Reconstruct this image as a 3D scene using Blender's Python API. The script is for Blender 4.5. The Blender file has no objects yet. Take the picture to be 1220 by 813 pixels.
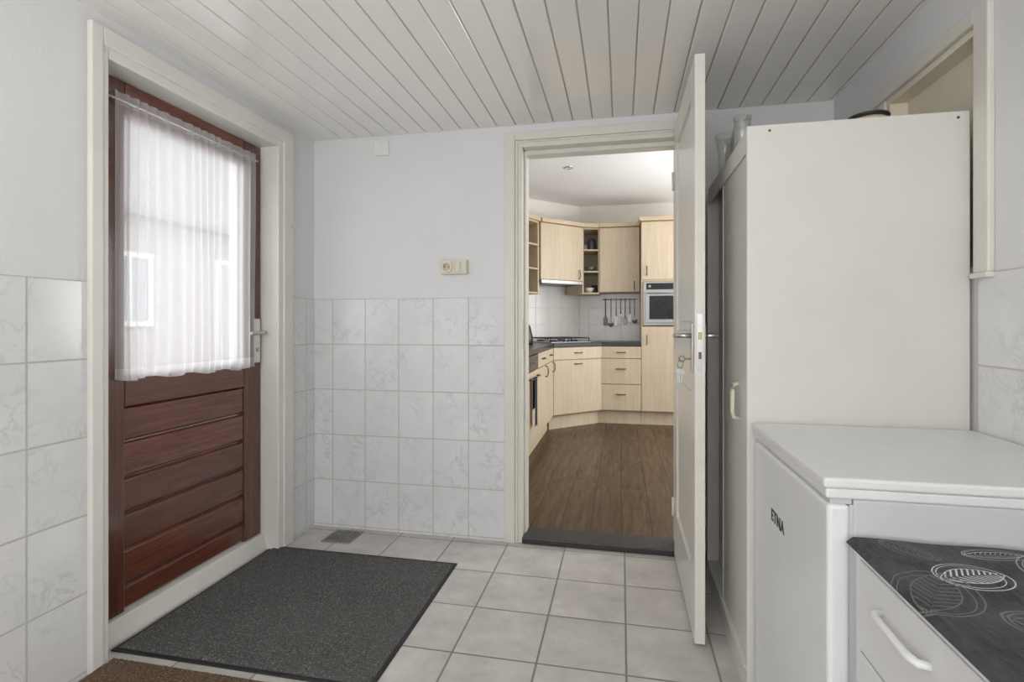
import bpy, bmesh, math, random
from mathutils import Vector, Matrix
random.seed(4)
C = bpy.context.scene.collection
PI = math.pi

# ------------------------------------------------------------------ node helpers
class NT:
    def __init__(s, name):
        s.m = bpy.data.materials.new(name); s.m.use_nodes = True
        s.nt = s.m.node_tree; s.n = s.nt.nodes
        s.b = s.n['Principled BSDF']; s.out = s.n['Material Output']
    def put(s, sock, v):
        if isinstance(v, bpy.types.NodeSocket): s.nt.links.new(v, sock)
        elif v is not None: sock.default_value = v
    def math(s, op, a, b=None, c=None):
        n = s.n.new('ShaderNodeMath'); n.operation = op
        for i, v in enumerate((a, b, c)):
            if v is not None: s.put(n.inputs[i], v)
        return n.outputs[0]
    def mix(s, f, a, b):
        n = s.n.new('ShaderNodeMix'); n.data_type = 'RGBA'
        s.put(n.inputs[0], f)
        for i, v in ((6, a), (7, b)):
            if isinstance(v, tuple): v = (v[0], v[1], v[2], 1)
            s.put(n.inputs[i], v)
        return n.outputs[2]
    def rng(s, v, a, b, c=0., d=1.):
        n = s.n.new('ShaderNodeMapRange')
        s.put(n.inputs[0], v); n.inputs[1].default_value = a; n.inputs[2].default_value = b
        n.inputs[3].default_value = c; n.inputs[4].default_value = d
        return n.outputs[0]
    def obj(s): return s.n.new('ShaderNodeTexCoord').outputs['Object']
    def orand(s): return s.n.new('ShaderNodeObjectInfo').outputs['Random']
    def pos(s): return s.n.new('ShaderNodeNewGeometry').outputs['Position']
    def sep(s, v):
        n = s.n.new('ShaderNodeSeparateXYZ'); s.put(n.inputs[0], v); return n.outputs
    def comb(s, x, y, z):
        n = s.n.new('ShaderNodeCombineXYZ')
        for i, v in enumerate((x, y, z)): s.put(n.inputs[i], v)
        return n.outputs[0]
    def vscale(s, v, sc):
        n = s.n.new('ShaderNodeVectorMath'); n.operation = 'MULTIPLY'
        s.put(n.inputs[0], v); n.inputs[1].default_value = sc; return n.outputs[0]
    def vadd(s, v, w):
        n = s.n.new('ShaderNodeVectorMath'); n.operation = 'ADD'
        s.put(n.inputs[0], v); s.put(n.inputs[1], w); return n.outputs[0]
    def noise(s, v, scale, detail=4, rough=.5, dist=0.):
        n = s.n.new('ShaderNodeTexNoise'); s.put(n.inputs['Vector'], v)
        n.inputs['Scale'].default_value = scale; n.inputs['Detail'].default_value = detail
        n.inputs['Roughness'].default_value = rough; n.inputs['Distortion'].default_value = dist
        return n.outputs[0]
    def white(s, v):
        n = s.n.new('ShaderNodeTexWhiteNoise'); n.noise_dimensions = '1D'
        s.put(n.inputs['W'], v); return n.outputs['Value']
    def bump(s, h, strength=.3, dist=.01):
        n = s.n.new('ShaderNodeBump'); n.inputs['Strength'].default_value = strength
        n.inputs['Distance'].default_value = dist; s.put(n.inputs['Height'], h)
        s.nt.links.new(n.outputs[0], s.b.inputs['Normal'])
    def set(s, col=None, rough=None, metal=None, coat=None, spec=None):
        if col is not None: s.put(s.b.inputs['Base Color'], (col[0], col[1], col[2], 1) if isinstance(col, tuple) else col)
        if rough is not None: s.put(s.b.inputs['Roughness'], rough)
        if metal is not None: s.put(s.b.inputs['Metallic'], metal)
        if coat is not None: s.put(s.b.inputs['Coat Weight'], coat)
        if spec is not None: s.put(s.b.inputs['Specular IOR Level'], spec)

def mul(c, f): return tuple(min(1, x*f) for x in c)

def paint(name, col, rough=.5, var=.04, scale=3., bump=.05, bscale=80., metal=0., stretch=(1, 1, 1), coat=0., col2=None):
    t = NT(name); v = t.vscale(t.obj(), stretch)
    n = t.rng(t.noise(v, scale, 5, .6), .3, .7)
    t.set(t.mix(n, mul(col, 1-var), col2 or mul(col, 1+var)), rough, metal, coat)
    if bump: t.bump(t.noise(v, bscale, 3), bump, .003)
    return t.m

def tile_mat(name, ax, o, p, g, col, grout, rough, vein=.0, var=.03, mott=.05, mscale=6., bump=.4, coat=0.):
    t = NT(name); P = t.pos(); s = t.sep(P)
    a = t.math('DIVIDE', t.math('SUBTRACT', s[ax[0]], o[0]), p[0])
    b = t.math('DIVIDE', t.math('SUBTRACT', s[ax[1]], o[1]), p[1])
    def edge(x, pp):
        return t.math('MULTIPLY', t.math('SUBTRACT', .5, t.math('ABSOLUTE', t.math('SUBTRACT', t.math('FRACT', x), .5))), pp)
    e = t.math('MINIMUM', edge(a, p[0]), edge(b, p[1]))
    mask = t.rng(e, g/2, g/2+.0018)
    idv = t.math('ADD', t.math('FLOOR', a), t.math('MULTIPLY', t.math('FLOOR', b), 57.3))
    r = t.white(idv)
    off = t.comb(t.math('MULTIPLY', r, 31.), t.math('MULTIPLY', r, 17.), t.math('MULTIPLY', r, 9.))
    V = t.vadd(P, off)
    n = t.rng(t.noise(V, mscale, 6, .65), .3, .7)
    c = t.mix(n, mul(col, 1-mott), mul(col, 1+mott))
    if vein:
        vn = t.noise(V, 9., 5, .6, 1.0)
        vf = t.rng(t.math('ABSOLUTE', t.math('SUBTRACT', vn, .5)), 0., .035, 1., 0.)
        gate = t.rng(t.noise(V, 5., 2), .42, .64)
        c = t.mix(t.math('MULTIPLY', t.math('MULTIPLY', vf, gate), vein), c, mul(col, .75))
    c = t.mix(t.math('MULTIPLY', r, var*4), c, mul(col, .8))
    c = t.mix(mask, grout, c)
    t.set(c, t.rng(mask, 0, 1, .9, rough), 0, coat)
    t.bump(mask, bump, .002)
    return t.m

def wood(name, c1, c2, stretch, scale=3., rough=.45, coat=0., bump=.06, pvar=0.):
    t = NT(name); v = t.vscale(t.obj(), stretch)
    if pvar:
        r = t.orand(); v = t.vadd(v, t.comb(t.math('MULTIPLY', r, 37.), t.math('MULTIPLY', r, 11.), t.math('MULTIPLY', r, 53.)))
    n1 = t.noise(v, scale, 6, .65, .4)
    n2 = t.noise(v, scale*6, 4, .6)
    f = t.rng(t.math('ADD', t.math('MULTIPLY', n1, .7), t.math('MULTIPLY', n2, .3)), .36, .64)
    c = t.mix(f, c1, c2)
    if pvar: c = t.mix(t.math('MULTIPLY', r, pvar), c, mul(c1, 1.1))
    t.set(c, rough, 0, coat)
    if coat: t.b.inputs['Coat Roughness'].default_value = .12
    t.bump(n2, bump, .002)
    return t.m

def plank_floor(name):
    t = NT(name); P = t.pos(); s = t.sep(P)
    W, L = .165, 1.25
    a = t.math('DIVIDE', s[0], W); row = t.math('FLOOR', a)
    offs = t.white(t.math('ADD', row, 3.7))
    b = t.math('ADD', t.math('DIVIDE', s[1], L), t.math('MULTIPLY', offs, 5.)); seg = t.math('FLOOR', b)
    r = t.white(t.math('ADD', t.math('MULTIPLY', row, 13.1), seg))
    def edge(x, pp):
        return t.math('MULTIPLY', t.math('SUBTRACT', .5, t.math('ABSOLUTE', t.math('SUBTRACT', t.math('FRACT', x), .5))), pp)
    e = t.rng(t.math('MINIMUM', edge(a, W), edge(b, L)), .0012, .0045)
    V = t.vadd(t.vscale(P, (16, 1.1, 9)), t.comb(t.math('MULTIPLY', r, 40.), t.math('MULTIPLY', r, 23.), 0.))
    n = t.rng(t.noise(V, 2.6, 7, .72, .8), .34, .66)
    V2 = t.vadd(t.vscale(P, (6, 1.6, 4)), t.comb(t.math('MULTIPLY', r, 15.), t.math('MULTIPLY', r, 29.), 0.))
    kn = t.rng(t.noise(V2, 2.8, 4, .6, 1.), .52, .72)
    c = t.mix(n, (.042, .024, .012), (.160, .098, .050))
    c = t.mix(t.math('MULTIPLY', r, .5), c, (.070, .042, .022))
    c = t.mix(t.math('MULTIPLY', kn, .4), c, (.034, .020, .010))
    c = t.mix(e, (.014, .009, .005), c)
    t.set(c, t.rng(n, 0, 1, .44, .32), spec=.32); t.bump(t.math('ADD', t.math('MULTIPLY', n, .2), e), .3, .002)
    return t.m

def glass_mat(name, tint=(1, 1, 1), refl=.12):
    t = NT(name); tr = t.n.new('ShaderNodeBsdfTransparent'); tr.inputs[0].default_value = (*tint, 1)
    gl = t.n.new('ShaderNodeBsdfGlossy'); gl.inputs['Roughness'].default_value = .03
    fr = t.n.new('ShaderNodeLayerWeight'); fr.inputs[0].default_value = .35
    nz = t.rng(t.noise(t.obj(), 3., 2), 0, 1, .95, 1.05)
    f = t.math('MULTIPLY', t.rng(fr.outputs['Facing'], 0, 1, refl*.4, refl*5), nz)
    mx = t.n.new('ShaderNodeMixShader'); t.put(mx.inputs[0], f)
    t.nt.links.new(tr.outputs[0], mx.inputs[1]); t.nt.links.new(gl.outputs[0], mx.inputs[2])
    t.nt.links.new(mx.outputs[0], t.out.inputs[0]); return t.m

def net_mat(name, dens):
    t = NT(name); s = t.sep(t.obj())
    wv = t.math('MULTIPLY', t.math('SINE', t.math('MULTIPLY', s[1], 900.)), t.math('SINE', t.math('MULTIPLY', s[2], 900.)))
    # the folded net covers more where it turns edge-on: facing based on the real surface angle
    lw = t.n.new('ShaderNodeLayerWeight'); lw.inputs[0].default_value = .5
    spots = t.rng(t.noise(t.obj(), 60., 2), .55, .7)
    f = t.math('ADD', t.math('ADD', dens, t.math('MULTIPLY', wv, .04)), t.math('MULTIPLY', spots, .03))
    f = t.math('MINIMUM', t.math('ADD', f, t.math('MULTIPLY', t.math('SUBTRACT', lw.outputs['Facing'], .35), .30)), .97)
    tr = t.n.new('ShaderNodeBsdfTransparent')
    d = t.n.new('ShaderNodeBsdfDiffuse'); d.inputs[0].default_value = (.90, .90, .91, 1)
    l = t.n.new('ShaderNodeBsdfTranslucent'); l.inputs[0].default_value = (.90, .90, .915, 1)
    m1 = t.n.new('ShaderNodeMixShader'); m1.inputs[0].default_value = .60
    t.nt.links.new(d.outputs[0], m1.inputs[1]); t.nt.links.new(l.outputs[0], m1.inputs[2])
    m2 = t.n.new('ShaderNodeMixShader'); t.put(m2.inputs[0], f)
    t.nt.links.new(tr.outputs[0], m2.inputs[1]); t.nt.links.new(m1.outputs[0], m2.inputs[2])
    t.nt.links.new(m2.outputs[0], t.out.inputs[0]); return t.m

def carpet_mat(name, c1, c2, c3, sp=.5):
    t = NT(name); v = t.obj()
    n = t.rng(t.noise(v, 200., 3, .7), .35, .65)
    big = t.rng(t.noise(v, 3., 4), .35, .7)
    c = t.mix(n, c1, c2)
    c = t.mix(t.math('MULTIPLY', t.rng(t.noise(v, 150., 2), .54, .66), sp), c, c3)
    c = t.mix(t.math('MULTIPLY', big, .3), c, c2)
    t.set(c, .95, spec=.1); t.bump(n, .7, .006); return t.m

def cloth_pattern(name, cx0, cy0):
    # dark cloth with hand-drawn looking veined leaves inside oval outlines; object origin is (cx0, cy0)
    t = NT(name); v = t.obj()
    w1 = t.math('MULTIPLY', t.math('SUBTRACT', t.noise(v, 16., 2), .5), .010)
    s = t.sep(v)
    weave = t.rng(t.noise(t.vscale(v, (1, .25, 1)), 160., 3), .4, .62)
    big = t.rng(t.noise(v, 9., 4, .6), .42, .6)
    col = t.mix(weave, (.013, .014, .016), (.040, .042, .047))
    col = t.mix(t.math('MULTIPLY', big, .55), col, (.065, .068, .074))
    # centre x, y, half length, half width, angle, brightness, vein frequency, filled with veins
    leaves = [(.547, .965, .056, .044, .3, .72, 640., 1), (.462, .90, .078, .055, 1.0, .17, 420., 0), (.585, .80, .085, .055, -.6, .19, 400., 0),
              (.70, 1.02, .07, .05, .9, .40, 460., 0), (.74, .87, .072, .052, -.3, .68, 560., 1), (.50, 1.055, .045, .028, -.8, .18, 700., 0),
              (.62, .64, .08, .06, .5, .68, 560., 1), (.84, .97, .07, .05, 1.2, .20, 460., 0), (.635, 1.065, .05, .022, .1, .5, 760., 0),
              (.53, .70, .06, .035, 1.3, .30, 600., 0)]
    for (x, y, L, H, an, br, fq, fill) in leaves:
        dx = t.math('SUBTRACT', s[0], x-cx0); dy = t.math('SUBTRACT', s[1], y-cy0)
        u = t.math('ADD', t.math('ADD', t.math('MULTIPLY', dx, math.cos(an)), t.math('MULTIPLY', dy, math.sin(an))), w1)
        q = t.math('ADD', t.math('SUBTRACT', t.math('MULTIPLY', dy, math.cos(an)), t.math('MULTIPLY', dx, math.sin(an))), t.math('MULTIPLY', w1, .6))
        un = t.math('DIVIDE', u, L); qa = t.math('ABSOLUTE', q)
        rad = t.math('SQRT', t.math('ADD', t.math('MULTIPLY', un, un), t.math('MULTIPLY', t.math('DIVIDE', q, H), t.math('DIVIDE', q, H))))
        out1 = t.rng(t.math('ABSOLUTE', t.math('SUBTRACT', rad, 1.0)), .014, .026, 1., 0.)
        out2 = t.rng(t.math('ABSOLUTE', t.math('SUBTRACT', t.math('ADD', rad, t.math('MULTIPLY', un, .09)), .84)), .010, .02, 1., 0.)
        h = t.math('MULTIPLY', t.math('SUBTRACT', 1., t.math('MULTIPLY', un, un)), H*.55)
        inl = t.rng(t.math('SUBTRACT', h, qa), 0., .001)
        edge = t.math('MULTIPLY', t.rng(t.math('ABSOLUTE', t.math('SUBTRACT', h, qa)), .0006, .0012, 1., 0.), t.rng(rad, .99, 1., 1., 0.))
        lo, hi = (.15, .6) if fill else (.72, .95)
        vein = t.rng(t.math('SINE', t.math('MULTIPLY', t.math('SUBTRACT', u, t.math('MULTIPLY', qa, .9)), fq)), lo, hi)
        mid = t.rng(qa, .0006, .0014, 0., 1.)
        f = t.math('MAXIMUM', t.math('MAXIMUM', out1, out2), t.math('MAXIMUM', edge, t.math('MULTIPLY', t.math('MULTIPLY', inl, vein), mid)))
        col = t.mix(t.math('MULTIPLY', f, .95), col, (br, br, br*.98))
    t.set(col, .55); t.bump(weave, .35, .003); return t.m

def brick_mat(name):
    t = NT(name); n = t.n.new('ShaderNodeTexBrick'); P = t.sep(t.pos())
    t.put(n.inputs['Vector'], t.comb(P[1], P[2], 0.)); n.inputs['Scale'].default_value = 4.
    n.inputs['Color1'].default_value = (.20, .175, .165, 1); n.inputs['Color2'].default_value = (.26, .225, .21, 1)
    n.inputs['Mortar'].default_value = (.34, .32, .31, 1)
    t.set(n.outputs[0], .9); return t.m

# ------------------------------------------------------------------ mesh helpers
def top_of(o):
    while o.parent: o = o.parent
    return o
class MB:
    def __init__(s): s.bm = bmesh.new()
    def box(s, x0, x1, y0, y1, z0, z1):
        v = [s.bm.verts.new((x, y, z)) for x in (x0, x1) for y in (y0, y1) for z in (z0, z1)]
        for f in ((0, 1, 3, 2), (4, 6, 7, 5), (0, 4, 5, 1), (2, 3, 7, 6), (0, 2, 6, 4), (1, 5, 7, 3)):
            s.bm.faces.new([v[i] for i in f])
        return s
    def prism(s, pts, z0, z1):
        a = [s.bm.verts.new((p[0], p[1], z0)) for p in pts]; b = [s.bm.verts.new((p[0], p[1], z1)) for p in pts]
        n = len(pts); s.bm.faces.new(a[::-1]); s.bm.faces.new(b)
        for i in range(n): s.bm.faces.new((a[i], a[(i+1) % n], b[(i+1) % n], b[i]))
        return s
    def prismy(s, pts, y0, y1):      # pts are (x,z)
        a = [s.bm.verts.new((p[0], y0, p[1])) for p in pts]; b = [s.bm.verts.new((p[0], y1, p[1])) for p in pts]
        n = len(pts); s.bm.faces.new(a[::-1]); s.bm.faces.new(b)
        for i in range(n): s.bm.faces.new((a[i], a[(i+1) % n], b[(i+1) % n], b[i]))
        return s
    def tube(s, pts, r, n=10, closed=False):
        P = [Vector(p) for p in pts]; rings = []
        for i, p in enumerate(P):
            if closed: d = P[(i+1) % len(P)]-P[i-1]
            else: d = P[min(i+1, len(P)-1)]-P[max(i-1, 0)]
            d.normalize(); ref = Vector((0, 0, 1)) if abs(d.z) < .9 else Vector((1, 0, 0))
            u = d.cross(ref).normalized(); w = d.cross(u)
            rr = r[i] if isinstance(r, (list, tuple)) else r
            rings.append([s.bm.verts.new(p+rr*(math.cos(2*PI*k/n)*u+math.sin(2*PI*k/n)*w)) for k in range(n)])
        m = len(rings)
        for i in range(m if closed else m-1):
            A, Bq = rings[i], rings[(i+1) % m]
            for k in range(n): s.bm.faces.new((A[k], A[(k+1) % n], Bq[(k+1) % n], Bq[k]))
        if not closed: s.bm.faces.new(rings[0][::-1]); s.bm.faces.new(rings[-1])
        return s
    def lathe(s, prof, c=(0, 0, 0), n=28, axis='z'):
        def mp(r, z, k):
            x, y = r*math.cos(2*PI*k/n), r*math.sin(2*PI*k/n)
            q = {'z': (x, y, z), 'x': (z, x, y), 'y': (x, z, y)}[axis]
            return (q[0]+c[0], q[1]+c[1], q[2]+c[2])
        rings = []
        for (r, z) in prof:
            if r < 1e-6: rings.append([s.bm.verts.new(mp(0, z, 0))])
            else: rings.append([s.bm.verts.new(mp(r, z, k)) for k in range(n)])
        for A, Bq in zip(rings, rings[1:]):
            for k in range(n):
                k2 = (k+1) % n
                if len(A) == 1 and len(Bq) == 1: continue
                if len(A) == 1: s.bm.faces.new((A[0], Bq[k], Bq[k2]))
                elif len(Bq) == 1: s.bm.faces.new((A[k], A[k2], Bq[0]))
                else: s.bm.faces.new((A[k], A[k2], Bq[k2], Bq[k]))
        return s
    def build(s, name, mat, parent=None, bevel=0., smooth=False, world=True, seg=2, recalc=True, label=None):
        bm = s.bm
        if recalc: bmesh.ops.recalc_face_normals(bm, faces=bm.faces)
        loc = Vector((0, 0, 0))
        if parent is not None:
            off = top_of(parent).location.copy() if world else Vector((0, 0, 0))
        else:
            xs = [v.co.x for v in bm.verts]; ys = [v.co.y for v in bm.verts]; zs = [v.co.z for v in bm.verts]
            off = Vector(((min(xs)+max(xs))/2, (min(ys)+max(ys))/2, min(zs))); loc = off
        for v in bm.verts: v.co -= off
        me = bpy.data.meshes.new(name); bm.to_mesh(me); bm.free()
        me.materials.append(mat)
        if smooth:
            for p in me.polygons: p.use_smooth = True
        o = bpy.data.objects.new(name, me); C.objects.link(o)
        if parent is not None: o.parent = parent
        else: o.location = loc
        if bevel:
            md = o.modifiers.new('Bevel', 'BEVEL'); md.width = bevel; md.segments = seg
            md.limit_method = 'ANGLE'; md.angle_limit = math.radians(40)
        if label: o['label'] = label
        return o
def tag(o, label, cat, group=None, kind=None):
    o['label'] = label; o['category'] = cat
    if group: o['group'] = group
    if kind: o['kind'] = kind
    return o
def thing(name, label, cat, loc, rz=0., group=None, kind=None):
    o = bpy.data.objects.new(name, None); o.empty_display_size = .1; C.objects.link(o)
    o.location = loc; o.rotation_euler = (0, 0, rz)
    return tag(o, label, cat, group, kind)

# ------------------------------------------------------------------ materials
M = {}
M['wall'] = paint('white_wall_paint', (.765, .765, .772), .7, .025, 2., .25, 120.)
M['kwall'] = paint('kitchen_wall_paint', (.82, .80, .76), .7, .02, 2., .1, 120.)
M['kceil'] = paint('kitchen_ceiling_paint', (.86, .865, .87), .7, .02, 2., .1, 120.)
M['ceil'] = paint('ceiling_board_lacquer', (.88, .868, .83), .14, .012, 2., 0, coat=.3)
M['ceilgap'] = paint('ceiling_groove', (.50, .455, .38), .6, .05)
TC, TG = (.785, .785, .792), (.54, .535, .525)
M['tile_back'] = tile_mat('wall_tile_back', (0, 2), (-.6, 1.29), (.2, .2555), .004, TC, TG, .15, .75)
M['tile_left'] = tile_mat('wall_tile_left', (1, 2), (1.222, 1.29), (.2, .2555), .004, TC, TG, .15, .75)
M['tile_right'] = tile_mat('wall_tile_right', (1, 2), (1.49, 1.29), (.2, .2555), .004, TC, (.6, .5, .45), .15, .75)
M['floor'] = tile_mat('floor_tile', (0, 1), (.017, 2.355), (.298, .3), .006, (.585, .565, .535), (.26, .248, .23), .26, 0., .06, .17, 7., .35)
M['kfloor'] = plank_floor('kitchen_wood_floor')
M['splash'] = tile_mat('backsplash_tile', (0, 2), (0., .94), (.20, .20), .003, (.80, .79, .76), (.64, .62, .59), .2, .2)
M['splash_d'] = tile_mat('backsplash_tile_diag', (0, 2), (0., .94), (.1414, .20), .003, (.80, .79, .76), (.64, .62, .59), .2, .2)
M['splash_l'] = tile_mat('backsplash_tile_left', (1, 2), (0., .94), (.20, .20), .003, (.80, .79, .76), (.64, .62, .59), .2, .2)
M['cream'] = paint('cream_frame_paint', (.74, .715, .65), .38, .03, 5., .05, 40.)
M['whiteframe'] = paint('white_frame_paint', (.76, .745, .70), .4, .04, 6., .05, 40.)
M['leaf'] = paint('cream_door_paint', (.77, .745, .685), .28, .025, 4., .03, 40.)
M['mahog_h'] = wood('mahogany_horizontal', (.066, .017, .0085), (.225, .061, .028), (30, 1.6, 30), 2.2, .26, .7, pvar=.45)
M['mahog_v'] = wood('mahogany_vertical', (.058, .016, .0085), (.175, .049, .023), (30, 30, 1.6), 2.2, .26, .7, pvar=.3)
M['maple'] = wood('pale_maple', (.575, .465, .325), (.68, .57, .425), (14, 14, 1.2), 2., .42)
M['maple_edge'] = wood('maple_trim', (.56, .44, .295), (.65, .53, .375), (3, 3, 14), 2., .42)
M['maple_in'] = wood('maple_inside', (.46, .38, .27), (.54, .45, .33), (14, 14, 1.2), 2., .5)
M['granite'] = paint('black_worktop', (.014, .014, .016), .3, .4, 90., 0)
M['steel'] = paint('brushed_steel', (.42, .42, .42), .42, .06, 40., .03, 200., 1., (1, 1, 12))
M['chrome'] = paint('satin_chrome', (.52, .51, .49), .28, .03, 20., 0, 80, 1.)
M['keymetal'] = paint('dull_key_metal', (.36, .355, .34), .35, .1, 60., 0, 80, 1.)
M['brass'] = paint('brass', (.42, .34, .18), .38, .05, 30., 0, 80, 1.)
M['darkmetal'] = paint('dark_handle_metal', (.10, .095, .09), .35, .1, 30., 0, 80, .8)
M['black'] = paint('black_plastic', (.018, .018, .02), .3, .2, 30., 0)
M['blackglass'] = paint('black_glass', (.014, .014, .016), .12, .2, 10., 0)
M['greyglass'] = paint('far_window_glass', (.20, .21, .22), .2, .2, 10., 0)
M['farframe'] = paint('far_window_frame', (.45, .45, .44), .5, .05, 10., 0)
M['darkstone'] = paint('dark_stone', (.035, .034, .034), .45, .45, 50., .3, 60.)
M['rubber'] = paint('black_rubber', (.02, .02, .022), .6, .2, 50., .1, 150.)
M['ward'] = paint('offwhite_laminate', (.70, .685, .645), .42, .05, 2.2, .03, 150.)
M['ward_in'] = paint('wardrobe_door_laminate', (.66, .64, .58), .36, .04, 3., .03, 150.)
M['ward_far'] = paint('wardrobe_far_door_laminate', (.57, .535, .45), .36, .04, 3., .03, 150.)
M['bone'] = paint('bone_plastic', (.72, .66, .52), .35, .03, 20., 0)
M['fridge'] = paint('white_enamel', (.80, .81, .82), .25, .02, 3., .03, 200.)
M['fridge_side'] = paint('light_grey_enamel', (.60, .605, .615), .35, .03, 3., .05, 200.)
M['fridge_top'] = paint('fridge_top_laminate', (.77, .77, .765), .35, .03, 3., .03, 200.)
M['chest'] = paint('white_chest_laminate', (.74, .735, .72), .4, .03, 4., .03, 150.)
M['whiteplastic'] = paint('white_plastic', (.80, .80, .78), .35, .02, 20., 0)
M['creamplastic'] = paint('cream_plastic', (.72, .68, .56), .35, .02, 20., 0)
M['ink'] = paint('dark_print', (.03, .03, .035), .5, .1, 50., 0)
M['mat'] = carpet_mat('grey_mat_pile', (.056, .055, .053), (.185, .182, .177), (.36, .355, .35), .6)
M['coir'] = carpet_mat('brown_mat_pile', (.075, .048, .03), (.23, .155, .105), (.42, .33, .25), .7)
M['glass'] = glass_mat('window_glass', (1, 1, 1), .10)
M['vase'] = glass_mat('clear_glass', (.99, .992, .99), .09)
M['net'] = net_mat('net_curtain', .61)
M['hem'] = net_mat('net_curtain_hem', .80)
M['beige'] = paint('beige_board', (.84, .77, .63), .6, .03, 3., .05, 60.)
M['alu'] = paint('drain_metal', (.33, .32, .30), .45, .25, 60., .1, 200., .4)
M['towel'] = paint('dark_blue_towel', (.025, .03, .04), .95, .3, 120., .4, 300.)
M['ceramic'] = paint('pale_ceramic', (.70, .71, .66), .2, .04, 20., 0)
M['greenglass'] = paint('green_ceramic', (.10, .22, .14), .2, .1, 20., 0)
M['darkceramic'] = paint('dark_ceramic', (.06, .06, .065), .2, .1, 20., 0)
M['tan'] = paint('tan_base', (.60, .50, .34), .5, .05, 20., 0)
M['brick'] = brick_mat('neighbour_brick')
M['roof'] = paint('grey_roof_tile', (.12, .115, .115), .8, .25, 8., .4, 12.)
M['paving'] = paint('yard_paving', (.32, .31, .30), .9, .15, 3., .2, 20.)
M['lamp'] = paint('downlight_white', (.85, .85, .84), .3, .02, 20., 0)

# ------------------------------------------------------------------ room shell (hall)
XL, XR, YB, ZC = -1.72, .975, 2.71, 2.195
YF = -1.7
S = 'structure'
tag(MB().box(-1.97, 1.12, YF-.15, YB, -.1, 0).build('floor', M['floor']), 'pale stone look square tiled floor of the utility hall', 'floor', kind=S)
cl = MB()
x = XL-.02
while x < XR:
    cl.box(x, min(x+.0955, XR+.1), YF, YB, ZC, ZC+.012); x += .10
ce = tag(cl.build('ceiling', M['ceil'], bevel=.004, seg=3), 'cream lacquered tongue and groove board ceiling over the hall', 'ceiling', kind=S)
MB().box(-1.97, 1.12, YF-.15, YB, ZC+.006, ZC+.04).build('backing', M['ceilgap'], ce)
wl = MB().box(-1.97, XL, YF-.15, 1.405, 0, ZC+.012).box(-1.97, XL, 2.47, YB, 0, ZC+.012).box(-1.97, XL, 1.405, 2.47, 2.14, ZC+.012)
wl = tag(wl.build('wall_left', M['wall']), 'white left wall around the dark wooden outside door', 'wall', kind=S)
MB().box(XL, XL+.006, YF, 1.405, 0, 1.29).box(XL, XL+.006, 2.47, YB-.006, 0, 1.29).build('tile_cladding', M['tile_left'], wl)
wb = MB().box(-1.97, -.53, YB, 2.83, 0, 2.64).box(.30, 2.5, YB, 2.83, 0, 2.64).box(-.53, .30, YB, 2.83, 2.10, 2.64)
wb = tag(wb.build('wall_back', M['wall']), 'white back wall with the doorway into the kitchen', 'wall', kind=S)
MB().box(XL, -.60, YB-.006, YB, 0, 1.29).build('tile_cladding', M['tile_back'], wb)
wr = MB().box(XR, 1.14, YF-.15, 1.69, 0, ZC+.012).box(XR, 1.14, 2.21, YB, 0, ZC+.012).box(XR, 1.14, 1.69, 2.21, 0, 1.29).box(XR, 1.14, 1.69, 2.21, 1.985, ZC+.012)
wr = tag(wr.build('wall_right', M['wall']), 'white right wall behind the wardrobe and the refrigerator', 'wall', kind=S)
MB().box(XR-.006, XR, YF, 1.69, 0, 1.29).build('tile_cladding', M['tile_right'], wr)
wf = MB().box(-1.72, -1.3, YF-.15, YF, 0, ZC).box(.55, XR, YF-.15, YF, 0, ZC).box(-1.3, .55, YF-.15, YF, 0, .85).box(-1.3, .55, YF-.15, YF, 2.05, ZC)
tag(wf.build('wall_front', M['wall']), 'white wall with a wide window opening behind the viewer', 'wall', kind=S)

# boarded window in right wall
w1 = thing('window_1', 'beige boarded-in window recess above the wardrobe on the right wall', 'window', (XR, 1.95, 1.29), kind=S)
MB().box(1.035, 1.05, 1.69, 2.21, 1.29, 1.985).build('panel', M['beige'], w1)
MB().box(.957, XR, 1.628, 1.69, 1.29, 2.03).box(.967, XR, 2.21, 2.29, 1.29, 2.03).box(.957, XR, 1.69, 2.29, 1.985, 2.03).build('casing', M['cream'], w1, bevel=.004)
MB().box(XR, 1.035, 1.69, 1.71, 1.29, 1.985).box(XR, 1.035, 2.19, 2.21, 1.29, 1.985).box(XR, 1.035, 1.71, 2.19, 1.965, 1.985).box(XR, 1.035, 1.71, 2.19, 1.29, 1.31).build('reveal', M['beige'], w1)
MB().box(.950, XR, 1.622, 1.695, 1.275, 1.29).build('sill', M['cream'], w1, bevel=.003)

# ------------------------------------------------------------------ outside door: frame + leaf
fr = thing('trim_1', 'off-white painted wooden frame around the dark outside door', 'door frame', (-1.80, 1.93, 0), kind=S)
MB().box(-1.97, -1.70, 1.405, 1.464, 0, 2.14).box(-1.715, -1.692, 1.398, 1.44, 0, 2.148).box(-1.97, -1.845, 1.464, 1.485, .08, 2.05).build('jamb', M['whiteframe'], fr, bevel=.005)
MB().box(-1.97, -1.70, 2.362, 2.47, 0, 2.14).box(-1.715, -1.692, 2.40, 2.478, 0, 2.148).box(-1.97, -1.845, 2.34, 2.362, .08, 2.05).build('jamb', M['whiteframe'], fr, bevel=.005)
MB().box(-1.97, -1.70, 1.464, 2.362, 2.05, 2.14).box(-1.715, -1.692, 1.44, 2.40, 2.085, 2.148).build('head', M['whiteframe'], fr, bevel=.005)
MB().prismy([(-1.97, 0), (-1.768, 0), (-1.768, .012), (-1.783, .081), (-1.97, .081)], 1.464, 2.362).build('sill', M['whiteframe'], fr, bevel=.003)
MB().tube([(-1.692, 2.455, 1.66), (-1.672, 2.455, 1.66), (-1.668, 2.455, 1.672), (-1.668, 2.455, 1.69)], .004, 8).build('hook', M['whiteplastic'], fr, smooth=True)
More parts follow.
